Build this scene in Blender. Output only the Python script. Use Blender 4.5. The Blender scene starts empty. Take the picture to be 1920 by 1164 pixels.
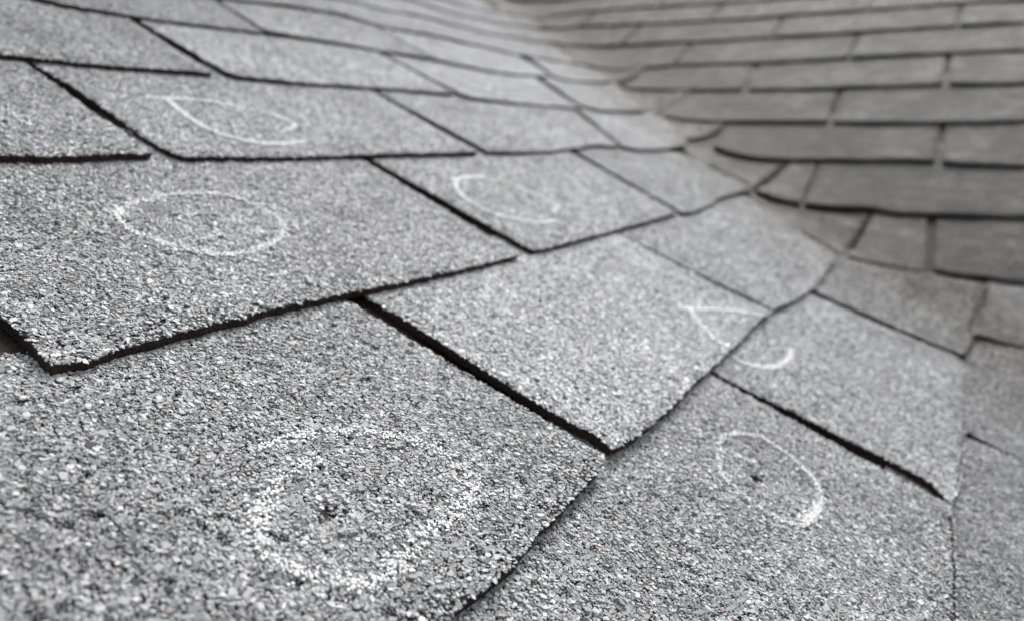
import bpy, math, random
import numpy as np
from mathutils import Matrix, Vector, Euler, noise as mnoise

random.seed(7)
RNG = np.random.default_rng(7)
sc = bpy.context.scene
C = sc.collection

# ------------------------------------------------------------------ camera
FPX = 1591.61                     # focal length in pixels of the 1920 wide photograph
VPX, VPY, ROLL = 1851.14, 280.47, 0.0617   # where the near courses run to, and the tilt of the camera
PA, PB = 0.4702, 0.4520           # pitch of the two roof slopes
EX = 0.140                        # course exposure in metres
S = EX / 0.8234
HA, KB = 0.1700, -3.4223 * S      # distance of the two slopes from the camera
HA = S
TABW = 2.3453 * EX
UO, VO = 1.8778 * S, 0.3662 * S
UB, VB = 0.3464 * S, 6.0187 * S
CAMZ = 3.0


def unit(a):
    return a / np.linalg.norm(a)


_d1 = unit(np.array([VPX - 960, VPY - 582, FPX]))
_u0 = np.array([0, -1, 0.0]); _u0 = unit(_u0 - _d1 * np.dot(_u0, _d1))
_up = unit(math.cos(ROLL) * _u0 + math.sin(ROLL) * np.cross(_d1, _u0))
_d4 = np.cross(_up, _d1)
BAS = np.array([_d1, _d4, _up])            # camera frame (right, down, forward) -> world


def cam_to_world(v):
    return BAS @ np.asarray(v, float)


cam = bpy.data.cameras.new('camera')
cam.sensor_width = 36.0
cam.lens = FPX / 1920 * 36.0
cam.clip_start = 0.005
cam.clip_end = 200.0
co = bpy.data.objects.new('camera', cam)
C.objects.link(co)
r_, u_, f_ = cam_to_world((1, 0, 0)), cam_to_world((0, -1, 0)), cam_to_world((0, 0, 1))
m = Matrix.Identity(4)
for i in range(3):
    m[i][0], m[i][1], m[i][2] = r_[i], u_[i], -f_[i]
m[2][3] = CAMZ
co.matrix_world = m
sc.camera = co
cam.dof.use_dof = True
cam.dof.focus_distance = 0.275
cam.dof.aperture_fstop = 8.8
cam.dof.aperture_blades = 7

# ------------------------------------------------------------------ light: an overcast day, the brighter sky beyond the valley
SUN_EL, SUN_AZ = math.radians(42), math.radians(4)      # azimuth measured from +X towards +Y
world = bpy.data.worlds.new('World')
sc.world = world
world.use_nodes = True
nt = world.node_tree
bg = nt.nodes['Background']
sky = nt.nodes.new('ShaderNodeTexSky')
sky.sky_type = 'NISHITA'
sky.sun_disc = False
sky.sun_elevation = SUN_EL
sky.sun_rotation = math.pi / 2 - SUN_AZ
sky.dust_density = 4.0
sky.ozone_density = 0.6
hs = nt.nodes.new('ShaderNodeHueSaturation')
hs.inputs['Saturation'].default_value = 0.10
nt.links.new(sky.outputs[0], hs.inputs['Color'])
nt.links.new(hs.outputs[0], bg.inputs['Color'])
bg.inputs['Strength'].default_value = 0.12
sun = bpy.data.lights.new('sun', 'SUN')
sun.energy = 1.5
sun.angle = math.radians(24)
sun.color = (1.0, 0.985, 0.96)
so = bpy.data.objects.new('sun', sun)
C.objects.link(so)
sd = Vector((math.cos(SUN_EL) * math.cos(SUN_AZ), math.cos(SUN_EL) * math.sin(SUN_AZ), math.sin(SUN_EL)))
so.rotation_euler = sd.to_track_quat('Z', 'Y').to_euler()
so.location = (0, 0, CAMZ + 2)
sc.view_settings.view_transform = 'Standard'
sc.view_settings.look = 'None'
sc.view_settings.gamma = 1.0
sc.view_settings.exposure = 1.12
sc.view_settings.use_curve_mapping = False
sc.render.engine = 'CYCLES'
sc.cycles.max_bounces = 5
sc.cycles.diffuse_bounces = 3
sc.cycles.use_denoising = True

# ------------------------------------------------------------------ the roof surface: two pitched slopes and the rounded valley
WV = 0.060


def surf(x, y):
    """height of the boarding at plan position x, y (numpy arrays or floats)"""
    a = (-HA + math.sin(PA) * y) / math.cos(PA)
    b = (KB + math.sin(PB) * x) / math.cos(PB)
    sag = 0.0035 * np.sin(x * 4.1 + 1.0) * np.sin(y * 5.3 + .4)
    return CAMZ + .5 * (a + b + np.sqrt((a - b) ** 2 + WV ** 2)) + sag


def surf_n(x, y, e=0.002):
    gx = (surf(x + e, y) - surf(x - e, y)) / (2 * e)
    gy = (surf(x, y + e) - surf(x, y - e)) / (2 * e)
    n = np.stack([-gx, -gy, np.ones_like(gx)], -1)
    return n / np.linalg.norm(n, axis=-1, keepdims=True)


def pix(p, off=0.0):
    """plan position of the roof seen at photograph pixel p, lifted by off"""
    r = cam_to_world((p[0] - 960, p[1] - 582, FPX)); r = r / np.linalg.norm(r)
    g = lambda t: CAMZ + r[2] * t - surf(np.float64(r[0] * t), np.float64(r[1] * t)) - off * 1.12
    lo, hi = 0.02, 0.02
    while g(hi) > 0 and hi < 30:
        lo = hi; hi *= 1.05
    for _ in range(40):
        mid = (lo + hi) / 2
        if g(mid) > 0: lo = mid
        else: hi = mid
    return np.array([r[0] * lo, r[1] * lo])


def LA(i, j):
    """lattice point of the near slope: i half tabs along, j courses up"""
    u, v = UO + i * TABW / 2, VO + j * EX
    return np.array([u, HA * math.sin(PA) + v * math.cos(PA)])


def LB(i, j):
    u, v = UB + i * TABW / 2, VB + j * EX
    return np.array([-KB * math.sin(PB) + v * math.cos(PB), u])


UPA = np.array([0, math.cos(PA)]) * EX     # one exposure upslope, in plan
UPB = np.array([math.cos(PB), 0]) * EX

# ------------------------------------------------------------------ materials


def new_mat(name):
    mt = bpy.data.materials.new(name)
    mt.use_nodes = True
    t = mt.node_tree
    return mt, t, t.nodes['Principled BSDF']


def nd(t, typ, **kw):
    n = t.nodes.new(typ)
    for k, v in kw.items():
        setattr(n, k, v)
    return n


def ramp(t, stops):
    n = nd(t, 'ShaderNodeValToRGB')
    e = n.color_ramp.elements
    e[0].position, e[0].color = stops[0][0], (*stops[0][1], 1)
    e[1].position, e[1].color = stops[-1][0], (*stops[-1][1], 1)
    for p, c in stops[1:-1]:
        x = e.new(p); x.color = (*c, 1)
    return n


def mul(t, a, b, fac=1.0):
    n = nd(t, 'ShaderNodeMix', data_type='RGBA', blend_type='MULTIPLY')
    n.inputs[0].default_value = fac
    t.links.new(a, n.inputs[6]); t.links.new(b, n.inputs[7])
    return n.outputs[2]


def wear(t, lo=.88, hi=1.10):
    """broad washed and sooty patches, in roof coordinates"""
    g = nd(t, 'ShaderNodeNewGeometry')
    a = nd(t, 'ShaderNodeTexNoise'); a.inputs['Scale'].default_value = 14; a.inputs['Detail'].default_value = 6
    a.inputs['Roughness'].default_value = .6
    t.links.new(g.outputs['Position'], a.inputs['Vector'])
    r = ramp(t, [(.36, (lo,) * 3), (.5, (1, 1, 1)), (.64, (hi,) * 3)])
    t.links.new(a.outputs['Fac'], r.inputs[0])
    b = nd(t, 'ShaderNodeTexNoise'); b.inputs['Scale'].default_value = 45; b.inputs['Detail'].default_value = 5
    t.links.new(g.outputs['Position'], b.inputs['Vector'])
    r2 = ramp(t, [(.34, (lo ** .7,) * 3), (.5, (1, 1, 1)), (.66, (hi ** .7,) * 3)])
    t.links.new(b.outputs['Fac'], r2.inputs[0])
    c = mul(t, r.outputs[0], r2.outputs[0])
    # grime that has washed into the valley: how far a point lies from the line where the slopes meet
    ln = nd(t, 'ShaderNodeVectorMath', operation='DOT_PRODUCT')
    ln.inputs[1].default_value = (-math.tan(PB), math.tan(PA), 0)
    t.links.new(g.outputs['Position'], ln.inputs[0])

    def mth(op, *a):
        n = nd(t, 'ShaderNodeMath', operation=op)
        for i_, v_ in enumerate(a):
            if isinstance(v_, (int, float)): n.inputs[i_].default_value = v_
            else: t.links.new(v_, n.inputs[i_])
        return n.outputs[0]
    d = mth('ADD', ln.outputs['Value'], -HA / math.cos(PA) - KB / math.cos(PB))
    d = mth('ABSOLUTE', mth('ADD', d, mth('MULTIPLY', mth('SUBTRACT', a.outputs['Fac'], .5), .10)))
    d = mth('ADD', d, mth('MULTIPLY', mth('SUBTRACT', b.outputs['Fac'], .5), .08))
    r3 = ramp(t, [(0, (.38, .34, .31)), (.03, (.60, .57, .54)), (.14, (1, 1, 1)), (1, (1, 1, 1))])
    t.links.new(d, r3.inputs[0])
    return mul(t, c, r3.outputs[0])


TONES = [(0.0, (.150, .152, .160)), (.18, (.225, .228, .238)), (.45, (.310, .313, .325)), (.72, (.39, .393, .403)),
         (.93, (.50, .50, .50)), (.955, (.62, .62, .61)), (.985, (.62, .62, .61)), (.99, (.30, .21, .15)), (1.0, (.24, .075, .05))]


def granule_mat():
    mt, t, p = new_mat('mineral_granule')
    a = nd(t, 'ShaderNodeAttribute', attribute_name='tone')
    r = ramp(t, TONES); t.links.new(a.outputs['Fac'], r.inputs[0])
    ti = nd(t, 'ShaderNodeAttribute', attribute_name='tint', attribute_type='INSTANCER')
    c = mul(t, r.outputs[0], wear(t))
    c = mul(t, c, ti.outputs['Color'])
    t.links.new(c, p.inputs['Base Color'])
    p.inputs['Roughness'].default_value = .60
    p.inputs['Specular IOR Level'].default_value = .35
    return mt


def felt_mat(name, lo, hi, scale=260, bump=.25, rough=.85, attr=True, spec=.3, stain=(.8, 1.12), streak=0.):
    """asphalt sheet coated with granules too fine or too far to be separate"""
    mt, t, p = new_mat(name)
    g = nd(t, 'ShaderNodeNewGeometry')
    v = nd(t, 'ShaderNodeTexVoronoi'); v.inputs['Scale'].default_value = scale
    t.links.new(g.outputs['Position'], v.inputs['Vector'])
    n = nd(t, 'ShaderNodeTexNoise'); n.inputs['Scale'].default_value = scale * .25; n.inputs['Detail'].default_value = 5
    t.links.new(g.outputs['Position'], n.inputs['Vector'])
    r = ramp(t, [(0, lo), (1, hi)])
    s = nd(t, 'ShaderNodeSeparateColor'); t.links.new(v.outputs['Color'], s.inputs[0])
    mx = nd(t, 'ShaderNodeMath', operation='ADD'); t.links.new(s.outputs[0], mx.inputs[0]); t.links.new(n.outputs['Fac'], mx.inputs[1])
    hf = nd(t, 'ShaderNodeMath', operation='MULTIPLY'); hf.inputs[1].default_value = .5; t.links.new(mx.outputs[0], hf.inputs[0])
    t.links.new(hf.outputs[0], r.inputs[0])
    c = mul(t, r.outputs[0], wear(t, *stain))
    if streak:
        mp = nd(t, 'ShaderNodeMapping'); mp.inputs['Scale'].default_value = (90, 9, 1)
        t.links.new(g.outputs['Position'], mp.inputs['Vector'])
        sn = nd(t, 'ShaderNodeTexNoise'); sn.inputs['Scale'].default_value = 1; sn.inputs['Detail'].default_value = 4
        t.links.new(mp.outputs[0], sn.inputs['Vector'])
        sr = ramp(t, [(.36, (1 - streak,) * 3), (.5, (1, 1, 1)), (.66, (1 + streak,) * 3)])
        t.links.new(sn.outputs['Fac'], sr.inputs[0])
        c = mul(t, c, sr.outputs[0])
    if attr:
        ti = nd(t, 'ShaderNodeAttribute', attribute_name='tab_tone')
        c = mul(t, c, ti.outputs['Color'])
    t.links.new(c, p.inputs['Base Color'])
    b = nd(t, 'ShaderNodeBump'); b.inputs['Strength'].default_value = bump; b.inputs['Distance'].default_value = .002
    t.links.new(v.outputs['Distance'], b.inputs['Height'])
    t.links.new(b.outputs[0], p.inputs['Normal'])
    p.inputs['Roughness'].default_value = rough
    p.inputs['Specular IOR Level'].default_value = spec
    return mt


M_GRAN = granule_mat()
M_BED = felt_mat('asphalt_bed', (.005, .0045, .0042), (.022, .019, .017), 900, .4)  # kept near black to paint the depth shade of bare slot floors
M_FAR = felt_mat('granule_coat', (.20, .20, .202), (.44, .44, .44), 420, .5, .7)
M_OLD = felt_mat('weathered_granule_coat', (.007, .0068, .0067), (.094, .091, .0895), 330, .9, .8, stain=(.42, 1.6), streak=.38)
M_EDGE = felt_mat('asphalt_edge', (.006, .0045, .004), (.036, .022, .017), 700, .6, attr=False)
M_UNDER = felt_mat('roofing_felt', (.008, .006, .005), (.045, .033, .027), 300, .5, attr=False)
mt, t, p = new_mat('chalk')
p.inputs['Base Color'].default_value = (.78, .78, .78, 1)
p.inputs['Roughness'].default_value = .95
p.inputs['Specular IOR Level'].default_value = .1
M_CHALK = mt

# ------------------------------------------------------------------ granules


def chip_arrays(rng, size):
    """one slate-like flake: an irregular tapered prism; verts, faces"""
    k = int(rng.integers(4, 7))
    a = np.sort(rng.uniform(0, 2 * math.pi, k) * .12 + rng.uniform(-.28, .28, k) + np.arange(k) * 2 * math.pi / k * 1.0)
    el = rng.uniform(.5, .95)
    rr = size * .55 * rng.uniform(.72, 1.22, k)
    th = size * rng.uniform(.14, .30)
    x, y = rr * np.cos(a), rr * np.sin(a) * el
    tp = rng.uniform(.74, .95)
    sh = rng.uniform(-.12, .12, 2) * size
    tz = th * (.5 + rng.uniform(-.16, .16)) + (x * rng.uniform(-.18, .18) + y * rng.uniform(-.18, .18))
    top = np.stack([x * tp + sh[0], y * tp + sh[1], tz], 1)
    bot = np.stack([x, y, np.full(k, -th * .5)], 1)
    v = np.vstack([top, bot])
    f = [tuple(range(k))] + [(i, k + i, k + (i + 1) % k, (i + 1) % k) for i in range(k)]
    return v, f


def tone_draw(rng, n):
    b = rng.beta(1.7, 2.0, n) * .94
    s = rng.random(n)
    b = np.where(s < .022, rng.uniform(.955, .985, n), b)
    b = np.where(s > .9995, 1.0, b)
    b = np.where((s > .9975) & (s <= .9995), .99, b)
    return b


def rot_small(rng, tilt):
    return np.array(Euler((rng.normal(0, tilt), rng.normal(0, tilt), rng.uniform(0, 6.283)), 'XYZ').to_matrix())


def mesh_chips(name, items, rng, mat, tones=None):
    """items: list of (pos, rot3x3, size)"""
    V, F, T = [], [], []
    o = 0
    tn = tone_draw(rng, len(items)) if tones is None else tones
    for (pos, R, size), tv in zip(items, tn):
        v, f = chip_arrays(rng, size)
        V.append(v @ R.T + pos)
        F += [tuple(o + i for i in q) for q in f]
        T += [tv] * len(f)
        o += len(v)
    me = bpy.data.meshes.new(name)
    me.from_pydata(np.vstack(V).tolist(), [], F)
    at = me.attributes.new('tone', 'FLOAT', 'FACE')
    at.data.foreach_set('value', np.array(T, dtype=np.float32))
    me.materials.append(mat)
    me.update()
    return me


singles, clusters = [], []
for i in range(18):
    rg = np.random.default_rng(100 + i)
    me = mesh_chips('granule', [(np.zeros(3), np.eye(3), .0016)], rg, M_GRAN)
    singles.append(bpy.data.objects.new('granule', me))
CR = 0.0052
for i in range(10):
    rg = np.random.default_rng(200 + i)
    items = []
    sp = .00098
    for a in range(-11, 12):
        for b in range(-11, 12):
            x = (a + b * .5) * sp + rg.normal(0, .00032); y = b * sp * .866 + rg.normal(0, .00032)
            if math.hypot(x, y) < CR + rg.uniform(-.0006, .0006):
                size = float(np.clip(rg.lognormal(math.log(.00130), .36), .00065, .0030))
                items.append((np.array([x, y, rg.uniform(.0000, .0006)]), rot_small(rg, .20), size))
    clusters.append(bpy.data.objects.new('granule_bed', mesh_chips('granule_bed', items, rg, M_GRAN)))


def granule_nodes():
    g = bpy.data.node_groups.new('granules', 'GeometryNodeTree')
    g.interface.new_socket('Geometry', in_out='INPUT', socket_type='NodeSocketGeometry')
    g.interface.new_socket('Geometry', in_out='OUTPUT', socket_type='NodeSocketGeometry')
    N, L = g.nodes, g.links
    gi, go = N.new('NodeGroupInput'), N.new('NodeGroupOutput')

    def attr(name, typ):
        n = N.new('GeometryNodeInputNamedAttribute'); n.data_type = typ; n.inputs[0].default_value = name
        return n.outputs[0]
    kind = attr('gran', 'INT')
    outs = []
    for code, src in ((1, singles), (2, clusters)):
        j = N.new('GeometryNodeJoinGeometry')
        for o in src:
            oi = N.new('GeometryNodeObjectInfo'); oi.inputs['Object'].default_value = o
            ti = N.new('GeometryNodeGeometryToInstance')
            L.new(oi.outputs['Geometry'], ti.inputs[0]); L.new(ti.outputs[0], j.inputs[0])
        cmpn = N.new('FunctionNodeCompare'); cmpn.data_type = 'INT'; cmpn.operation = 'EQUAL'
        L.new(kind, cmpn.inputs[2]); cmpn.inputs[3].default_value = code
        ip = N.new('GeometryNodeInstanceOnPoints')
        L.new(gi.outputs[0], ip.inputs['Points']); L.new(cmpn.outputs[0], ip.inputs['Selection'])
        L.new(j.outputs[0], ip.inputs['Instance']); ip.inputs['Pick Instance'].default_value = True
        L.new(attr('variant', 'INT'), ip.inputs['Instance Index'])
        er = N.new('FunctionNodeEulerToRotation'); L.new(attr('rot', 'FLOAT_VECTOR'), er.inputs[0])
        L.new(er.outputs[0], ip.inputs['Rotation'])
        L.new(attr('size', 'FLOAT'), ip.inputs['Scale'])
        outs.append(ip.outputs[0])
    dl = N.new('GeometryNodeDeleteGeometry'); dl.domain = 'POINT'
    c2 = N.new('FunctionNodeCompare'); c2.data_type = 'INT'; c2.operation = 'GREATER_THAN'
    L.new(kind, c2.inputs[2]); c2.inputs[3].default_value = 0
    L.new(gi.outputs[0], dl.inputs[0]); L.new(c2.outputs[0], dl.inputs[1])
    jo = N.new('GeometryNodeJoinGeometry')
    L.new(dl.outputs[0], jo.inputs[0])
    for o in outs:
        L.new(o, jo.inputs[0])
    L.new(jo.outputs[0], go.inputs[0])
    return g


GN = granule_nodes()

# ------------------------------------------------------------------ the roof: one thing, two slopes, every shingle a piece


def empty(name, loc):
    o = bpy.data.objects.new(name, None); C.objects.link(o); o.location = loc
    return o


ORG = np.array([0.6, 0.3, float(surf(np.float64(.6), np.float64(.3)))])
roof = empty('shingled_roof', ORG)
roof['label'] = 'grey asphalt shingle roof of two slopes meeting in a valley, under the chalk marks'
roof['category'] = 'roof'
roof['kind'] = 'thing'
slopeA = empty('roof_slope', (0, 0, 0)); slopeA.parent = roof
slopeA['label'] = 'nearer roof slope of pale grey shingles with chalk marks'
slopeB = empty('roof_slope', (0, 0, 0)); slopeB.parent = roof
slopeB['label'] = 'opposite roof slope of darker weathered shingles beyond the valley'

T = 0.0036          # thickness step of one course
PITS = [((606, 969), .0015), ((1414, 893), .0026)]
PITXY = [(pix(p, 1.5 * T), r) for p, r in PITS]


def resample(P, n):
    P = np.asarray(P, float)
    d = np.r_[0, np.cumsum(np.linalg.norm(np.diff(P, axis=0), axis=1))]
    s = np.linspace(0, d[-1], n)
    return np.stack([np.interp(s, d, P[:, k]) for k in range(2)], 1)


def fbm(x, y, z, s):
    return mnoise.fractal(Vector((x * s, y * s, z)), 0.8, 2.0, 4)


TABS = []


def tab(slope, bot, tl, tr, up, lift=0.0, gran=1, tone=1.0, ext=1.45, mat=None, left=None, liftr=None, bed=None, res=None, gmax=1.28, tk=None):
    """One shingle tab. bot: plan points of its lower edge, left to right; tl, tr: where its side edges meet the course above;
    ext: how far it runs on under that course; left: points of the left edge, top to bottom, when it is not straight."""
    k = len(TABS)
    T = (.0027 if slope is slopeB else .0036) if tk is None else tk
    rg = np.random.default_rng(1000 + k)
    bot = np.asarray(bot, float)
    W = np.linalg.norm(bot[-1] - bot[0])
    dist = float(np.linalg.norm(bot.mean(0)))
    if res is None:
        res = .0035 if dist < .6 else .006 if dist < 1.0 else .012
    ns = int(max(6, min(130, W / res))); nt_ = int(max(6, min(70, .2 / res)))
    B = resample(bot, ns + 1)
    vl, vr = np.asarray(tl) - bot[0], np.asarray(tr) - bot[-1]
    ss = np.linspace(0, 1, ns + 1)
    tt = np.linspace(0, ext, nt_ + 1)
    sV = (1 - ss)[:, None] * vl + ss[:, None] * vr
    P = B[:, None, :] + tt[None, :, None] * sV[:, None, :]          # ns+1, nt+1, 2
    if left is not None:                                            # bend the left edge
        lp = resample(np.array(left)[::-1], 40)                      # bottom to top
        L0 = np.stack([np.interp(np.clip(tt, 0, 1), np.linspace(0, 1, 40), lp[:, q]) for q in range(2)], 1)
        base = bot[0] + np.clip(tt, 0, 1)[:, None] * vl
        D = L0 - base
        P += ((1 - ss) ** 6)[:, None, None] * D[None]
    # uneven edges
    ed = .0011 if slope is slopeB else .00055
    fq = 35 if slope is slopeB else 90
    for q in range(ns + 1):
        P[q, 0] -= up / np.linalg.norm(up) * (ed * fbm(P[q, 0, 0], P[q, 0, 1], k, fq) * 1.6 + .0005 * fbm(P[q, 0, 0], P[q, 0, 1], k, 330))
    side = np.array([up[1], -up[0]]) / np.linalg.norm(up)
    for q in range(nt_ + 1):
        P[0, q] += side * (ed * fbm(P[0, q, 0], P[0, q, 1], k + .5, fq) + .0005 * fbm(P[0, q, 0], P[0, q, 1], k + .5, 330))
        P[-1, q] += side * ed * fbm(P[-1, q, 0], P[-1, q, 1], k + .7, fq)
    c0, c1, cm = rg.uniform(0, .0011), rg.uniform(0, .0011), rg.uniform(-.0003, .0005)
    lr = lift if liftr is None else liftr

    def offs(s, t, x, y):
        near = np.exp(-(t / .28) ** 2)
        return T * (2 - t) + (lift * (1 - s) + lr * s) + near * (c0 * np.exp(-(s / .22) ** 2) + c1 * np.exp(-((1 - s) / .22) ** 2) + cm * np.sin(s * 5 + k)) * (1 if lift >= 0 else 0)

    SS, TT = np.meshgrid(ss, tt, indexing='ij')
    off = offs(SS, TT, 0, 0)
    if max(lift, lr) > 0 and min(lift, lr) >= 0: off = off - (lift * (1 - SS) + lr * SS) * np.clip(TT * .95, 0, 1)
    wav = np.array([[fbm(P[a, b, 0], P[a, b, 1], k * 3.1, 16) for b in range(nt_ + 1)] for a in range(ns + 1)]) * .00045
    off = off + wav * np.clip(1.15 - TT, 0, 1)
    X, Y = P[..., 0], P[..., 1]
    Nn = surf_n(X, Y)
    Zs = surf(X, Y)
    top = np.stack([X, Y, Zs], -1) + Nn * off[..., None]
    for (pp, pr) in PITXY:                                           # hail pits: little dished craters
        d2 = (X - pp[0]) ** 2 + (Y - pp[1]) ** 2
        top[..., 2] -= .0016 * np.exp(-d2 / (2 * (pr * 1.2) ** 2))
    th = T * .93
    bt = top - Nn * th
    n1, n2 = ns + 1, nt_ + 1
    ix = lambda a, b: a * n2 + b
    V = np.vstack([top.reshape(-1, 3), bt.reshape(-1, 3)])
    M = n1 * n2
    F, mi = [], []
    for a in range(ns):
        for b in range(nt_):
            F.append((ix(a, b), ix(a + 1, b), ix(a + 1, b + 1), ix(a, b + 1))); mi.append(0)
    for a in range(ns):
        F.append((ix(a, 0), M + ix(a, 0), M + ix(a + 1, 0), ix(a + 1, 0))); mi.append(1)
        F.append((ix(a + 1, nt_), M + ix(a + 1, nt_), M + ix(a, nt_), ix(a, nt_))); mi.append(1)
    for b in range(nt_):
        F.append((ix(0, b + 1), M + ix(0, b + 1), M + ix(0, b), ix(0, b))); mi.append(1)
        F.append((ix(ns, b), M + ix(ns, b), M + ix(ns, b + 1), ix(ns, b + 1))); mi.append(1)
    for a in range(0, ns):
        for b in range(0, nt_):
            F.append((M + ix(a, b), M + ix(a, b + 1), M + ix(a + 1, b + 1), M + ix(a + 1, b))); mi.append(1)
    flip = slope is slopeB
    # orientation check: top normal must look up
    q = F[0]
    nrm = np.cross(V[q[1]] - V[q[0]], V[q[2]] - V[q[0]])
    if nrm[2] < 0:
        F = [tuple(reversed(f)) for f in F]
    # granules
    gp = []
    if gran:
        Lw = float(np.linalg.norm(P[-1, 0] - P[0, 0]) + np.linalg.norm(P[-1, -1] - P[0, -1])) / 2
        Lh = float(np.linalg.norm(P[0, -1] - P[0, 0]) + np.linalg.norm(P[-1, -1] - P[-1, 0])) / 2 * 1.08
        tmax = gmax

        def sample(s, t):
            fa = np.clip(s * ns, 0, ns - 1e-6); fb = np.clip(t / ext * nt_, 0, nt_ - 1e-6)
            a, b = fa.astype(int), fb.astype(int)
            wa, wb = (fa - a)[:, None], (fb - b)[:, None]
            pos = (top[a, b] * (1 - wa) * (1 - wb) + top[a + 1, b] * wa * (1 - wb) + top[a, b + 1] * (1 - wa) * wb + top[a + 1, b + 1] * wa * wb)
            e1 = top[a + 1, b] - top[a, b]; e2 = top[a, b + 1] - top[a, b]
            n = np.cross(e1, e2); n /= np.linalg.norm(n, axis=1, keepdims=True)
            n *= np.sign(n[:, 2:3])
            return pos, n
        H1 = Lh * tmax / ext
        # clusters
        sp = .0080
        na, nb = int(Lw / sp) + 2, int(H1 / (sp * .866)) + 2
        a, b = np.meshgrid(np.arange(na), np.arange(nb), indexing='ij')
        x = (a + (b % 2) * .5) * sp + rg.normal(0, .0004, a.shape); y = (b + .5) * sp * .866 + rg.normal(0, .0004, a.shape) + .0005
        x, y = x.ravel(), y.ravel()
        mg = CR * .92
        ok = (x > mg) & (x < Lw - mg) & (y > mg) & (y < H1)
        x, y = x[ok], y[ok]
        gp.append((x / Lw, y / H1 * tmax, 2, rg.integers(0, 10, len(x)), np.ones(len(x)), np.zeros(len(x))))
        # single granules round the edges
        bw = CR * 1.35
        dens = .00095
        n_s = int((Lw + 2 * H1) * bw / dens ** 2)
        r1 = rg.random(n_s) * (Lw + 2 * H1)
        dd = rg.random(n_s) * bw + .0001
        onb = r1 < Lw; onl = (r1 >= Lw) & (r1 < Lw + H1)
        x = np.where(onb, r1, np.where(onl, dd, Lw - dd)); y = np.where(onb, dd, np.where(onl, r1 - Lw, r1 - Lw - H1))
        gp.append((x / Lw, y / H1 * tmax, 1, rg.integers(0, 18, n_s), rg.lognormal(-.08, .28, n_s).clip(.5, 1.6), rg.uniform(-.0001, .0005, n_s)))
        # a few loose and larger flakes over the whole tab
        n_l = int(Lw * H1 * 14000)
        gp.append((rg.random(n_l), rg.random(n_l) * tmax, 1, rg.integers(0, 18, n_l), rg.lognormal(.02, .25, n_l).clip(.6, 1.45), rg.uniform(.0004, .0009, n_l)))
    pts, kinds, vars_, sizes, rots = [], [], [], [], []
    if gran:
        for s, t_, kd, va, sz, hz in gp:
            pos, n = sample(s, t_)
            # overhang: granules beyond the edge keep the edge height
            pos = pos + n * hz[:, None]
            keep = np.ones(len(pos), bool)
            for (pp, pr) in PITXY:
                d = np.hypot(pos[:, 0] - pp[0], pos[:, 1] - pp[1])
                if kd == 2:
                    bad = d < CR + pr * .8
                    if bad.any():        # break clusters around a pit into single granules with a bare heart
                        m_ = int(220)
                        aa = rg.uniform(0, 6.283, m_); rr = np.sqrt(rg.uniform(pr ** 2 * rg.uniform(.5, 1), (CR * 2.1 + pr) ** 2, m_))
                        extra.append((pp, pr)) if (pp[0], pp[1], k) not in done else None
                        done.add((pp[0], pp[1], k))
                    keep &= ~bad
                else:
                    keep &= d > pr * 1.05 + .0004
            pos, n, va2, sz2 = pos[keep], n[keep], va[keep], sz[keep]
            pts.append(pos); kinds.append(np.full(len(pos), kd)); vars_.append(va2); sizes.append(sz2)
            tilt = .05 if kd == 2 else .24
            rots.append(euler_from_normal(n, rg.uniform(0, 6.283, len(n)), rg, tilt))
        while extra:
            pp, pr = extra.pop()
            R = CR * 2.0 + pr
            m_ = int(math.pi * R * R / .00078 ** 2)
            aa = rg.uniform(0, 6.283, m_); rr = np.sqrt(rg.uniform(0, R * R, m_))
            ok = rr > pr * (.95 + .3 * np.sin(aa * 3 + k))
            x, y = pp[0] + rr[ok] * np.cos(aa[ok]), pp[1] + rr[ok] * np.sin(aa[ok])
            tX, tY = top[..., 0].ravel(), top[..., 1].ravel()
            pos = []
            for a_, b_ in zip(x, y):
                q = np.argmin((tX - a_) ** 2 + (tY - b_) ** 2)
                nn = Nn.reshape(-1, 3)[q]; v0 = top.reshape(-1, 3)[q]
                z = v0[2] - (nn[0] * (a_ - v0[0]) + nn[1] * (b_ - v0[1])) / nn[2]
                pos.append((a_, b_, z + rg.uniform(0, .0005)))
            pos = np.array(pos)
            n = surf_n(pos[:, 0], pos[:, 1])
            pts.append(pos); kinds.append(np.full(len(pos), 1)); vars_.append(rg.integers(0, 18, len(pos))); sizes.append(rg.lognormal(-.1, .28, len(pos)).clip(.5, 1.6))
            rots.append(euler_from_normal(n, rg.uniform(0, 6.283, len(n)), rg, .34))
    nv = len(V)
    if pts:
        V = np.vstack([V] + pts)
    me = bpy.data.meshes.new('shingle')
    V = V - ORG
    me.from_pydata(V.tolist(), [], F)
    bedm = bed or (M_BED if gran else (mat or M_FAR))
    me.materials.append(bedm); me.materials.append(M_EDGE)
    me.polygons.foreach_set('material_index', np.array(mi, dtype=np.int32))
    me.polygons.foreach_set('use_smooth', np.array([q == 0 for q in mi], dtype=bool))
    ta = me.attributes.new('tab_tone', 'FLOAT', 'POINT')
    ta.data.foreach_set('value', np.full(len(V), tone, dtype=np.float32))
    if pts:
        tot = len(V)

        def put(name, typ, arr, key='value', w=1):
            full = np.zeros((tot, w) if w > 1 else tot, dtype=arr.dtype)
            full[nv:] = arr
            at = me.attributes.new(name, typ, 'POINT'); at.data.foreach_set(key, full.ravel())
        put('gran', 'INT', np.concatenate(kinds).astype(np.int32))
        put('variant', 'INT', np.concatenate(vars_).astype(np.int32))
        put('size', 'FLOAT', np.concatenate(sizes).astype(np.float32))
        put('rot', 'FLOAT_VECTOR', np.concatenate(rots).astype(np.float32), 'vector', 3)
        kk = np.concatenate(kinds)
        tn = rg.normal(1, .05, len(kk)) * np.where(kk == 1, rg.uniform(.75, 1.3, len(kk)), 1) * tone
        put('tint', 'FLOAT', tn.astype(np.float32))
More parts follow.
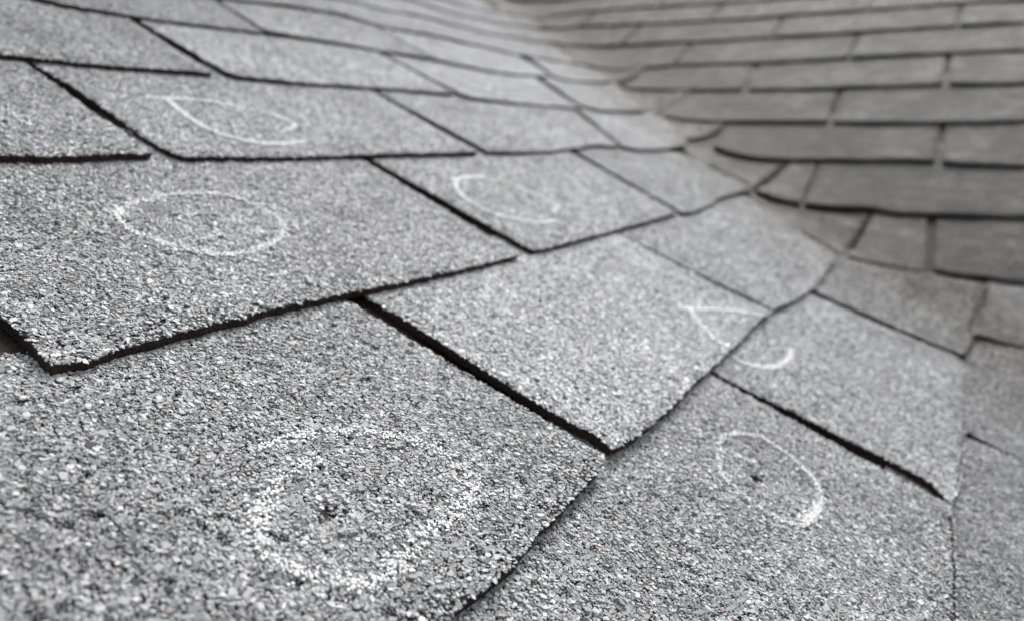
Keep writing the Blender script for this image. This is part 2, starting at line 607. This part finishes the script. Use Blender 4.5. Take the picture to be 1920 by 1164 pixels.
    me.update()
    o = bpy.data.objects.new('shingle', me)
    C.objects.link(o); o.parent = slope
    if pts:
        md = o.modifiers.new('granules', 'NODES'); md.node_group = GN
    TABS.append(o)
    return o


extra, done = [], set()


def euler_from_normal(n, spin, rg, tilt):
    """XYZ euler angles that bring +Z onto n after a spin, with a random tilt"""
    n = n + rg.normal(0, tilt, n.shape) * np.array([1, 1, .3])
    n /= np.linalg.norm(n, axis=1, keepdims=True)
    a = np.stack([np.cos(spin), np.sin(spin), np.zeros_like(spin)], 1)
    x = a - n * np.sum(a * n, 1, keepdims=True); x /= np.linalg.norm(x, axis=1, keepdims=True)
    y = np.cross(n, x)
    # R columns x,y,n ; euler XYZ (R = Rz Ry Rx)
    ry = np.arcsin(np.clip(-x[:, 2], -1, 1))
    rx = np.arctan2(y[:, 2], n[:, 2])
    rz = np.arctan2(x[:, 1], x[:, 0])
    return np.stack([rx, ry, rz], 1)


def PB_(pts):           # lower edges, seen on top of the butt
    return [pix(p, 2 * T) if not isinstance(p, np.ndarray) else p for p in pts]


def PT_(p, lift=0):
    return pix(p, T) if not isinstance(p, np.ndarray) else p


def A(bot, tl, tr, **kw):
    if 'left' in kw:
        kw['left'] = [pix(p, T + T * i / (len(kw['left']) - 1)) for i, p in enumerate(kw['left'])]
    return tab(slopeA, PB_(bot), PT_(tl), PT_(tr), UPA, **kw)


def Bt(bot, tl, tr, **kw):
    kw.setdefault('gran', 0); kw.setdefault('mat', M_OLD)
    return tab(slopeB, PB_(bot), PT_(tl), PT_(tr), UPB, **kw)


G = .0028    # half width of a slot
gL, gR = np.array([G, 0]), np.array([-G, 0])


def lat(i, j, d=0):
    return LA(i, j) + np.array([d * G, 0])


# ---- near slope, lowest courses (partly or wholly below the frame)
for i in (-5, -3, -1, 1):
    A([lat(i, -3, 1), lat(i + 2, -3, -1)], lat(i, -2, 1), lat(i + 2, -2, -1), gran=0, res=.02)
for i in (-4, -2):
    A([lat(i, -2, 1), lat(i + 2, -2, -1)], lat(i, -1, 1), lat(i + 2, -1, -1), gran=0, res=.02)
A([lat(0, -2, 1), lat(2, -2, -1)], lat(0, -1, 1), (1808, 818), tone=.80)
A([(2012, 912), (2040, 850), (2050, 750), (2040, 665)], (1816, 812), (1850, 575), tone=.82)

A([lat(-5, -1, 1), lat(-3, -1, -1)], lat(-5, 0, 1), lat(-3, 0, -1), gran=0, res=.02)
A([lat(-3, -1, 1), lat(-1, -1, -1)], lat(-3, 0, 1), lat(-1, 0, -1), gran=0, res=.02)
A([lat(-1, -1, 1), (1772, 1164), (1773, 1070), (1769, 990), (1760, 950)], lat(-1, 0, 1), (1368, 723), tone=.95, liftr=.0026)
A([(1768, 942), (1786, 905), (1796, 850), (1799, 790), (1801, 720), (1797, 682), (1786, 668)], (1374, 719), (1532, 557), tone=1.08, lift=.0008,
  left=[(1374, 719), (1440, 750), (1520, 790), (1600, 832), (1680, 872), (1735, 905), (1768, 942)])
A([(1803, 664), (1812, 640), (1826, 600), (1850, 532)], (1541, 552), (1600, 470), tone=.82)
# course whose butt passes the lower middle of the picture
A([lat(-4, 0, 1), lat(-2, 0, -1)], lat(-4, 1, 1), lat(-2, 1, -1), gran=1, tone=.95)
A([lat(-2, 0, 1), (700, 1250), (820, 1146), (862, 1112), (905, 1082), (942, 1050), (970, 1012), (1012, 975), (1052, 934), (1086, 903), (1104, 878), (1112, 856)],
  lat(-2, 1, 1), (666, 573), tone=.90, liftr=.0022, gmax=1.13)
A([(1128, 840), (1152, 832), (1200, 794), (1243, 762), (1290, 714), (1330, 678), (1374, 638), (1408, 603), (1435, 583)], (694, 562), (1171, 446), tone=1.25, lift=.0015, liftr=.0004,
  left=[(694, 562), (760, 603), (840, 655), (920, 708), (1000, 760), (1060, 797), (1105, 818), (1128, 840)])
A([(1441, 577), (1480, 560), (1520, 538), (1543, 505), (1560, 482)], (1176, 446), (1395, 368), tone=.98, lift=0, liftr=.002)  # tone eased down to paint the dimmer light towards the valley
A([lat(-3, 1, 1), lat(-1, 1, -5)], lat(-3, 2, 1), lat(-1, 2, -3), tone=.95)
A([(88, 676), (150, 663), (250, 636), (350, 610), (450, 586), (550, 561), (640, 544), (730, 527), (800, 511), (880, 494), (964, 474)],
  lat(-1, 2, 1), (698, 312), tone=.97)
A([(988, 465), (1020, 461), (1100, 440), (1180, 419), (1262, 397)], (710, 308), (1078, 291), tone=1.04)
A([(1271, 396), (1286, 397), (1312, 389), (1345, 369), (1380, 361), (1408, 353)], (1086, 288), (1296, 300), tone=.93, liftr=.002)  # darker tone paints the fading light at the valley end
A([lat(-4, 2, 1), lat(-2, 2, -1)], lat(-4, 3, 1), lat(-2, 3, -1), tone=.95)
A([lat(-2, 2, 1), (0, 288), (60, 291), (150, 289), (276, 286)], lat(-2, 3, 1), (56, 126), tone=.94)
A([(334, 289), (420, 290), (520, 290), (650, 287), (760, 285), (888, 284)], (68, 124), (703, 176), tone=1.08,
  left=[(68, 124), (130, 160), (200, 208), (260, 254), (300, 278), (334, 289)])
A([(908, 281), (960, 283), (1030, 280), (1080, 274), (1110, 270), (1154, 272)], (713, 175), (1072, 206), tone=1.05)
A([(1162, 273), (1185, 278), (1230, 279), (1284, 271)], (1084, 206), (1236, 214), tone=1.05, liftr=.002)  # tone held down as painted shade near the valley
A([lat(-3, 3, 1), lat(-1, 3, -1)], lat(-3, 4, 1), lat(-1, 4, -1), tone=.95)
A([lat(-1, 3, 1), (0, 98), (60, 104), (150, 115), (250, 124), (330, 130), (391, 135)], lat(-1, 4, 1), (228, 29), tone=.93)
A([(412, 129), (436, 140), (465, 143), (550, 152), (650, 158), (700, 161), (780, 168), (845, 174)], (243, 28), (716, 104), tone=1.26)
A([(856, 174), (880, 182), (950, 189), (1000, 194), (1078, 201)], (727, 105), (1000, 146), tone=1.25)
A([(1086, 197), (1120, 205), (1160, 208), (1204, 209)], (1012, 146), (1150, 156), tone=1.0, liftr=.002)  # toned below its neighbour to paint the valley's shade
# course four, slots at 490, 62 and further right
A([lat(-2, 4, 1), lat(0, 4, -1)], lat(-2, 5, 1), lat(0, 5, -1), tone=.94)
A([lat(0, 4, 1), (120, 7), (225, 24), (300, 35), (400, 47), (487, 58)], lat(0, 5, 1), (398, 0), tone=.93)
A([(496, 59), (600, 73), (700, 90), (760, 101), (800, 108)], (408, 1), (690, 43), tone=1.1)
A([(808, 109), (900, 129), (960, 138), (1028, 141)], (700, 46), (960, 101), tone=1.25)
A([(1036, 142), (1050, 147), (1080, 151), (1142, 154)], (985, 104), (1092, 122), tone=1.2, liftr=.002)


# pieces woven through the valley under both slopes
A([(1225, 246), (1300, 256), (1345, 238)], (1190, 205), (1366, 212), lift=-.0022, tone=.85)
A([(1170, 196), (1225, 205), (1288, 168)], (1130, 158), (1300, 140), lift=-.0022, tone=.8)
A([(1095, 147), (1152, 152), (1205, 126)], (1060, 116), (1212, 104), lift=-.0022, tone=.8)


def course(mk, lt, up, j, poly, slots, end, side, **kw):
    """an upper course: its traced lower edge cut at the lattice slots"""
    P = np.array([pix(p, 2 * T) for p in poly])
    axis = 0 if side == 'A' else 1
    if side == 'B':
        P = P[::-1]
    u = P[:, axis]
    o = np.argsort(u); P = P[o]; u = P[:, axis]
    other = 1 - axis

    def at(uu):
        return float(np.interp(uu, u, P[:, other])) if u[0] <= uu <= u[-1] else None
    lo = kw.pop('lo', None)
    for i in slots:
        a = lt(i, j)[axis] + G; b = lt(i + 2, j)[axis] - G
        if a > end:
            continue
        free = b > end
        b = min(b, end)
        pts = [uu for uu in np.linspace(a, b, 12)]
        bot = []
        for uu in pts:
            w = at(uu)
            if w is None:
                w = P[0, other] if uu < u[0] else P[-1, other]
            q = np.zeros(2); q[axis] = uu; q[other] = w
            bot.append(q)
        tl, tr = bot[0] + up, bot[-1] + up
        if free:                                  # runs out along the valley, which climbs away
            tr = bot[-1] + up * .9 + (np.array([1, 0]) if side == 'A' else np.array([0, 1])) * EX * .8
        rt = random.uniform(.84, 1.16) if side == 'B' else random.uniform(.93, 1.07)
        kk = dict(kw); kk['tone'] = kk.get('tone', 1.0) * rt
        if side == 'B':
            bot = bot[::-1]; tl, tr = tr, tl
            tab(slopeB, bot, tl, tr, up, **kk)
        else:
            tab(slopeA, bot, tl, tr, up, **kk)


def rngA(j, a, b):
    return [i for i in range(a, b) if (i - j) % 2 == 0]


def rngB(j, a, b):
    return [i for i in range(a, b) if (i - j) % 2 == 1]


def enda(p):
    return pix(p, 2 * T)[0]


course(None, LA, UPA, 5, [(400, -8), (470, 1), (530, 7), (560, 13), (629, 22), (675, 37), (720, 49), (755, 55), (812, 65), (858, 76), (904, 85), (961, 100), (995, 105), (1033, 112), (1067, 116), (1094, 121)],
       rngA(5, -3, 14), enda((1096, 121)), 'A', tone=1.1)  # tone raised to paint the sheen of grazing light on the upper courses
course(None, LA, UPA, 6, [(560, -16), (629, -3), (670, 4), (697, 12), (739, 20), (789, 29), (835, 43), (904, 59), (950, 68), (972, 71), (1000, 77), (1033, 78)],
       rngA(6, -2, 18), enda((1036, 78)), 'A', tone=1.12)
course(None, LA, UPA, 7, [(700, -18), (773, -1), (812, 13), (858, 26), (904, 35), (950, 44), (995, 50), (1023, 52)], rngA(7, -1, 22), enda((1022, 52)), 'A', tone=1.12)
course(None, LA, UPA, 8, [(800, -9), (835, 0), (881, 15), (922, 22), (938, 24)], rngA(8, 0, 26), enda((938, 24)), 'A', tone=1.0)
VAL = [(j, LA(0, j)[1]) for j in range(9, 19)]
for j, yv in VAL:
    # where the boards of the two slopes meet at this height
    za = (-HA + math.sin(PA) * yv) / math.cos(PA)
    xv = (za * math.cos(PB) - KB) / math.sin(PB)
    for i in rngA(j, j - 8, 44):
        a, b = LA(i, j)[0] + G, min(LA(i + 2, j)[0] - G, xv + .02)
        if a > xv - .02: continue
        tab(slopeA, [np.array([a, yv]), np.array([b, yv])], np.array([a, yv]) + UPA, np.array([b, yv]) + UPA + (np.array([.1, 0]) if b > xv else 0), UPA,
            gran=0, tone=random.uniform(.9, 1.05), res=.03)

# ---- the slope beyond the valley
BR = lambda i, j: LB(i, j)
bl = lambda i, j, d=0: LB(i, j) + np.array([0, d * G])
Bt([(1817, 623), (1850, 630), (1920, 645), bl(-1, -2, 1)], (1852, 532), bl(-1, -1, 1), tone=.98, gran=1, lift=.001)
Bt([bl(-1, -2, -1), bl(-3, -2, 1)], bl(-1, -1, -1), bl(-3, -1, 1), tone=.9)
Bt([bl(-2, -3, -1), bl(-4, -3, 1)], bl(-2, -2, -1), bl(-4, -2, 1), tone=.9)
Bt([(1440, 442), (1510, 470), (1582, 474)], (1396, 358), (1629, 401), tone=1.35, lift=-.0015)
Bt([(1588, 476), (1600, 480), (1640, 491), (1690, 501), (1733, 506)], (1637, 401), (1738, 411), tone=1.4, lift=.0005)
Bt([(1751, 504), (1800, 512), (1850, 518), (1920, 528), bl(-2, -1, 1)], (1757, 412), bl(-2, 0, 1), tone=.97)
Bt([bl(-2, -1, -1), bl(-4, -1, 1)], bl(-2, 0, -1), bl(-4, 0, 1), tone=.9)
Bt([(1330, 340), (1370, 348), (1414, 343)], (1280, 280), (1472, 305), tone=1.6, lift=-.0015)
Bt([(1414, 354), (1440, 366), (1480, 375), (1498, 378)], (1480, 307), (1527, 314), tone=1.35)
Bt([(1504, 379), (1530, 382), (1600, 386), (1634, 387), (1645, 391), (1680, 397), (1760, 399), (1850, 401), (1920, 404), bl(-1, 0, 1)], (1534, 314), bl(-1, 1, 1), tone=.66)
Bt([bl(-1, 0, -1), bl(-3, 0, 1)], bl(-1, 1, -1), bl(-3, 1, 1), tone=.9)
Bt([(1336, 270), (1352, 279), (1390, 288), (1440, 294), (1500, 296), (1560, 296), (1620, 298), (1700, 297), (1751, 299)], (1358, 238), (1762, 236), tone=.8)
Bt([(1767, 300), (1800, 304), (1860, 306), (1920, 308), bl(-2, 1, 1)], (1774, 236), bl(-2, 2, 1), tone=1.2)
Bt([bl(-2, 1, -1), bl(-4, 1, 1)], bl(-2, 2, -1), bl(-4, 2, 1), tone=.95)
Bt([(1224, 210), (1260, 218), (1300, 223), (1360, 225), (1450, 225), (1551, 225)], (1282, 170), (1570, 172), tone=1.3)
Bt([(1563, 226), (1640, 227), (1750, 227), (1850, 226), (1920, 224), bl(-1, 2, 1)], (1579, 172), bl(-1, 3, 1), tone=1.16)
Bt([bl(-1, 2, -1), bl(-3, 2, 1)], bl(-1, 3, -1), bl(-3, 3, 1), tone=.95)
Bt([(1160, 160), (1220, 165), (1280, 167), (1330, 167), (1391, 166)], (1208, 127), (1417, 119), tone=.82)
Bt([(1402, 166), (1500, 165), (1600, 161), (1700, 158), (1768, 154)], (1426, 118), (1774, 100), tone=1.22)
Bt([(1780, 155), (1850, 155), (1920, 153), bl(-2, 3, 1)], (1784, 100), bl(-2, 4, 1), tone=1.3)
Bt([bl(-2, 3, -1), bl(-4, 3, 1)], bl(-2, 4, -1), bl(-4, 4, 1), tone=.95)


def endb(p):
    return pix(p, 2 * T)[1]


course(None, LB, UPB, 4, [(1920, 90), (1850, 93), (1780, 97), (1700, 100), (1592, 106), (1500, 112), (1420, 115), (1350, 117), (1275, 119), (1190, 125), (1100, 121)], rngB(4, -5, 9), endb((1100, 121)), 'B', gran=0, mat=M_OLD, tone=1.22)  # tone raised here and above to paint the haze of distant rows
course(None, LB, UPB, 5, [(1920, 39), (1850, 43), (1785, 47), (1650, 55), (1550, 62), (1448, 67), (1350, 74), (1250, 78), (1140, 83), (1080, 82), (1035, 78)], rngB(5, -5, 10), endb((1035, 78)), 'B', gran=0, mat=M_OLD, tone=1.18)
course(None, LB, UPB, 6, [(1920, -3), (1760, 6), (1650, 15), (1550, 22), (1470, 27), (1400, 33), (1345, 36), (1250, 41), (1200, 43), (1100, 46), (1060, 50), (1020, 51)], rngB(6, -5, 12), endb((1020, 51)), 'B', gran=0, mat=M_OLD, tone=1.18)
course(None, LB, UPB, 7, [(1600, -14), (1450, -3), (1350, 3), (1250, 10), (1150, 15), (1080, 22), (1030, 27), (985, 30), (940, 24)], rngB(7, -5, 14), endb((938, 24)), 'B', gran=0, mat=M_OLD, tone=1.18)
for j in range(8, 19):
    xv = LB(0, j)[0]
    zb = (KB + math.sin(PB) * xv) / math.cos(PB)
    yv = (zb * math.cos(PA) + HA) / math.sin(PA)
    for i in rngB(j, -5, 60):
        a, b = LB(i, j)[1] + G, min(LB(i + 2, j)[1] - G, yv + .01)
        if a > yv - .03: continue
        tab(slopeB, [np.array([xv, b]), np.array([xv, a])], np.array([xv, b]) + UPB + (np.array([0, .1]) if b > yv else 0), np.array([xv, a]) + UPB, UPB,
            gran=0, mat=M_OLD, tone=random.uniform(.9, 1.08), res=.03)

# ---- the felt under the shingles
nx, ny = 150, 150
gx, gy = np.meshgrid(np.linspace(-.45, 4.2, nx), np.linspace(-.75, 3.6, ny), indexing='ij')
Z = surf(gx, gy)
V = np.stack([gx, gy, Z], -1).reshape(-1, 3) - ORG
nb = len(V)
V = np.vstack([V, V - np.array([0, 0, .02])])
F = []
for a in range(nx - 1):
    for b in range(ny - 1):
        q = (a * ny + b, (a + 1) * ny + b, (a + 1) * ny + b + 1, a * ny + b + 1)
        F.append(q); F.append(tuple(nb + i for i in reversed(q)))
me = bpy.data.meshes.new('underlayment')
me.from_pydata(V.tolist(), [], F); me.materials.append(M_UNDER); me.update()
o = bpy.data.objects.new('underlayment', me); C.objects.link(o); o.parent = roof

# ------------------------------------------------------------------ chalk marks


def smooth(P, n):
    P = np.array(P, float)
    # Catmull-Rom
    Q = np.vstack([2 * P[0] - P[1], P, 2 * P[-1] - P[-2]])
    out = []
    for i in range(1, len(Q) - 2):
        for s in np.linspace(0, 1, n, endpoint=False):
            p0, p1, p2, p3 = Q[i - 1], Q[i], Q[i + 1], Q[i + 2]
            out.append(.5 * ((2 * p1) + (p2 - p0) * s + (2 * p0 - 5 * p1 + 4 * p2 - p3) * s * s + (3 * p1 - p0 - 3 * p2 + p3) * s ** 3))
    out.append(Q[-2])
    return np.array(out)


bpy.context.view_layer.update()


from mathutils.bvhtree import BVHTree
_v, _f = [], []
for o in TABS:
    me = o.data
    if 'gran' not in me.attributes:
        continue
    nvert = max(max(p.vertices) for p in me.polygons) + 1
    base = len(_v)
    _v += [tuple(np.array(me.vertices[i].co) + ORG) for i in range(nvert)]
    _f += [tuple(base + i for i in p.vertices) for p in me.polygons if p.material_index == 0]
BV = BVHTree.FromPolygons(_v, _f)


def stroke_items(px, width, dens, rg, power=1.0, gaps=0.30, skip=.45):
    """chalk caught on the tops of granules along one stroke; px entries: x, y, strength"""
    P = np.array([q[:2] for q in px], float); st = np.array([q[2] if len(q) > 2 else 1.0 for q in px])
    cur = smooth(P, 24)
    sg = np.interp(np.linspace(0, len(P) - 1, len(cur)), np.arange(len(P)), st)
    items = []
    w3 = []
    for (x, y), s in zip(cur, sg):
        r = cam_to_world((x - 960, y - 582, FPX))
        h = BV.ray_cast(Vector((0, 0, CAMZ)), Vector(r).normalized())
        if h[0] is not None:
            w3.append((np.array(h[0]), np.array(h[1]), s))
    for (a, n, s), (b, n2, s2) in zip(w3[:-1], w3[1:]):
        L = np.linalg.norm(b - a)
        if L > .06: continue
        m_ = L * dens * width
        m_ = int(m_) + (rg.random() < m_ - int(m_))
        if n[2] < 0: n = -n
        t = unit(b - a) if L > 0 else np.array([1, 0, 0]); sd_ = np.cross(n, t)
        for _ in range(m_):
            c = a + (b - a) * rg.random()
            nz = mnoise.noise(Vector((c[0] * 260, c[1] * 260, 3.3)))
            if s * (1.0 + skip * nz) < rg.random() * (1 + gaps) * .9: continue
            c = c + sd_ * rg.normal(0, width * .27)
            h = BV.ray_cast(Vector((c[0], c[1], c[2] + .02)), Vector((0, 0, -1)), .04)
            if h[0] is None: continue
            pos = np.array(h[0]) + n * rg.uniform(.00095, .0015)
            q = Vector(n).to_track_quat('Z', 'Y').to_matrix()
            R = np.array(q) @ rot_small(rg, .22)
            items.append((pos - ORG, R, float(rg.uniform(.0006, .0014)) * power))
    return items


def chalk(name, strokes, label, seed, multi=False, skip=.45):
    rg = np.random.default_rng(seed)
    its = [stroke_items(px, w, d, rg, pw, skip=skip) for px, w, d, pw in strokes]
    allp = np.array([i[0] for it in its for i in it])
    c = allp.mean(0)
    if not multi:
        its = [sum(its, [])]
    meshes = []
    for it in its:
        it2 = [(p_ - c, R, s) for p_, R, s in it]
        me = mesh_chips(name, it2, rg, M_CHALK)
        meshes.append(me)
    if multi:
        root = empty(name, c + ORG)
        for me in meshes:
            o = bpy.data.objects.new('chalk_stroke', me); C.objects.link(o); o.parent = root
    else:
        root = bpy.data.objects.new(name, meshes[0]); C.objects.link(root); root.location = c + ORG
    root['label'] = label; root['category'] = 'chalk mark'; root['group'] = 'chalk marks drawn on the shingles'
    return root


D = 2.7e6
chalk('chalk_circle', [
    ([(466, 850, .5), (500, 838, .7), (560, 824, .7), (620, 815, .9), (680, 812, 1), (740, 820, .9), (790, 836, .7), (830, 852, .7), (865, 880, .5), (890, 912, .7), (880, 935, .3)], .0060, D * .34, 1.05),
    ([(600, 862, .2), (575, 872, .7), (540, 892, .6), (510, 915, .8), (492, 945, .9), (484, 980, 1), (480, 1015, 1), (498, 1040, .7), (530, 1062, 1), (575, 1086, .6), (625, 1086, .8), (670, 1099, 1), (715, 1088, .9), (750, 1055, 1), (785, 1022, 1), (815, 995, .7), (850, 968, .8), (880, 935, .8), (892, 905, .7)], .0064, D * .46, 1.0),
], 'large broken white chalk circle round a dark pit on the nearest shingle at lower left', 11, skip=1.1)
chalk('chalk_circle', [
    ([(222, 408, .6), (245, 388, .8), (300, 372, .7), (350, 367, .9), (400, 367, .9), (440, 374, .6), (475, 388, .4), (505, 402, .5), (528, 425, .7), (525, 448, .9), (500, 464, 1), (465, 475, 1), (425, 483, 1), (385, 480, 1), (345, 471, .9), (305, 460, .8), (270, 450, .6), (240, 434, .7), (222, 412, .9), (218, 400, 1)], .0040, D * .58, 1.0),
    ([(214, 398, 1), (222, 404, 1), (230, 412, 1)], .008, D * .7, 1.0),
], 'whole white chalk oval drawn on the wide shingle at the left, above the nearest one', 12)
chalk('chalk_loop', [
    ([(262, 187, .12), (290, 187, .3), (312, 188, 1), (350, 189, .9), (400, 195, .7), (450, 204, .75), (490, 212, 1), (520, 222, .9), (548, 234, 1), (550, 241, 1), (538, 247, .7), (522, 252, .3)], .0038, D * 1.15, 1.15),
    ([(308, 188, 1), (330, 205, 1), (355, 225, 1), (385, 243, 1), (420, 257, 1), (460, 268, .9), (500, 273, 1), (540, 272, 1), (575, 267, .4)], .0044, D * 1.1, 1.15),
], 'leaf-shaped white chalk loop open at its right end, on the shingle behind the oval', 13)
chalk('chalk_loop', [
    ([(905, 333, .5), (865, 336, .8), (853, 345, 1), (858, 362, 1), (878, 381, .85), (910, 397, .9), (945, 409, 1), (985, 418, 1), (1020, 420, 1), (1045, 416, .5)], .0034, D * 2.2, 1.1),
    ([(870, 336, .6), (915, 337, .7), (960, 349, .9), (995, 364, 1), (1028, 379, 1), (1043, 389, 1), (1036, 401, .8)], .0034, D * 2.2, 1.1),
], 'white chalk loop left open on the small shingle in the middle of the slope', 14)
chalk('chalk_loop', [
    ([(1270, 580, .5), (1293, 582, 1), (1330, 582, 1), (1370, 585, .8), (1400, 589, .8), (1426, 593, 1)], .0048, D * 1.2, 1.2),
    ([(1292, 583, 1), (1312, 610, 1), (1335, 635, 1), (1352, 648, 1), (1366, 653, .6)], .0048, D * 1.2, 1.2),
    ([(1370, 668, .3), (1388, 680, .8), (1415, 689, 1), (1445, 691, 1), (1468, 683, 1), (1480, 668, 1), (1479, 655, .4)], .0046, D * 1.1, 1.15),
], 'angular chalk loop broken by the raised shingle edge it crosses', 15, multi=True)
chalk('chalk_circle', [
    ([(1346, 850, .8), (1352, 824, .8), (1388, 816, .9), (1425, 823, .9), (1462, 845, .7), (1498, 874, .9), (1525, 905, .9), (1538, 935, .9), (1528, 962, 1), (1512, 984, 1), (1478, 984, .9), (1442, 968, .8), (1405, 942, .7), (1370, 912, .7), (1350, 888, .7), (1346, 850, .7)], .0036, D * .58, 1.0),
    ([(1535, 955, .9), (1522, 968, 1), (1500, 984, 1)], .007, D * .6, 1.0),
], 'white chalk oval round a small dark dent on the shingle at lower right', 16)

# ------------------------------------------------------------------ grit caught in the valley, and flakes that paint shade along shingle edges
rg = np.random.default_rng(77)
mt, t, p = new_mat('dirt_and_shade')
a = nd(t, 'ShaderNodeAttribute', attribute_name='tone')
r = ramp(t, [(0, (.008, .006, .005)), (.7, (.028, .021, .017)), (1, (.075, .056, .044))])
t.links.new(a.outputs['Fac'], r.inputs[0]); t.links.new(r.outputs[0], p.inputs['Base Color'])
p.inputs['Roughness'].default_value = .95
M_DIRT_SHADE = mt
items = []
_v2, _f2 = [], []
for o in TABS:
    me = o.data
    if max(abs(v.co.x) for v in me.vertices[:2]) > 6: continue
    nvert = max(max(p_.vertices) for p_ in me.polygons) + 1
    base = len(_v2)
    _v2 += [tuple(np.array(me.vertices[i].co) + ORG) for i in range(nvert)]
    _f2 += [tuple(base + i for i in p_.vertices) for p_ in me.polygons if p_.material_index == 0]
BV2 = BVHTree.FromPolygons(_v2, _f2)
spots = [((1348, 238), (1292, 272), 9, 330), ((1412, 352), (1330, 312), 6, 200), ((1412, 352), (1470, 312), 6, 160), ((1412, 358), (1500, 382), 5, 120), ((1582, 478), (1630, 408), 8, 260),
         ((1582, 480), (1500, 436), 5, 120), ((1590, 484), (1735, 512), 4, 120), ((1068, 120), (1105, 130), 8, 300), ((1105, 130), (1190, 134), 5, 160),
         ((1205, 182), (1245, 186), 5, 160), ((1200, 210), (1275, 175), 5, 160), ((1022, 80), (1040, 82), 6, 220), ((905, 4), (925, 22), 14, 500), ((925, 22), (985, 36), 9, 400),
         ((985, 38), (1030, 55), 8, 300), ((1812, 622), (1850, 540), 6, 150), ((1805, 668), (1830, 640), 5, 80), ((1300, 262), (1400, 300), 14, 160), ((1420, 372), (1600, 440), 30, 120),
         ((1808, 700), (1806, 790), 2.5, 70), ((1806, 790), (1803, 860), 2.5, 60), ((1803, 860), (1792, 915), 2.5, 50), ((1780, 962), (1787, 1060), 2.5, 80), ((1787, 1060), (1789, 1160), 2.5, 85),  # dark flakes painting the soft shade line beside the raised shingle edges
         ((606, 968), (609, 969), 6, 18), ((1412, 893), (1417, 894), 4, 26)]  # specks of bare asphalt in the pits
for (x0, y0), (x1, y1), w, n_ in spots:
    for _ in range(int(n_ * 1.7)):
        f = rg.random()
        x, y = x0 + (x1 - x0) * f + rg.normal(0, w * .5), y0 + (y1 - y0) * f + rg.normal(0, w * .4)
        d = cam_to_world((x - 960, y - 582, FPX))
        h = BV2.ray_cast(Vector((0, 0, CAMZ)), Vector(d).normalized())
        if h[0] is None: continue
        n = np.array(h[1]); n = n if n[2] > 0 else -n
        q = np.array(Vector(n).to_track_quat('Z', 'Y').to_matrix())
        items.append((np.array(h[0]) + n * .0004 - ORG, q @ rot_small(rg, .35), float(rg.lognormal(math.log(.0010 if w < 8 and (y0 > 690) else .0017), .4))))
me = mesh_chips('dirt_and_shade', items, rg, M_DIRT_SHADE, tones=rg.random(len(items)))
o = bpy.data.objects.new('dirt_and_shade', me); C.objects.link(o); o.location = ORG
o['kind'] = 'stuff'; o['label'] = 'brown grit caught in the fold of the roof valley, with dark flakes painting shade beside shingle edges and specks in the pits'; o['category'] = 'dirt_and_shade'
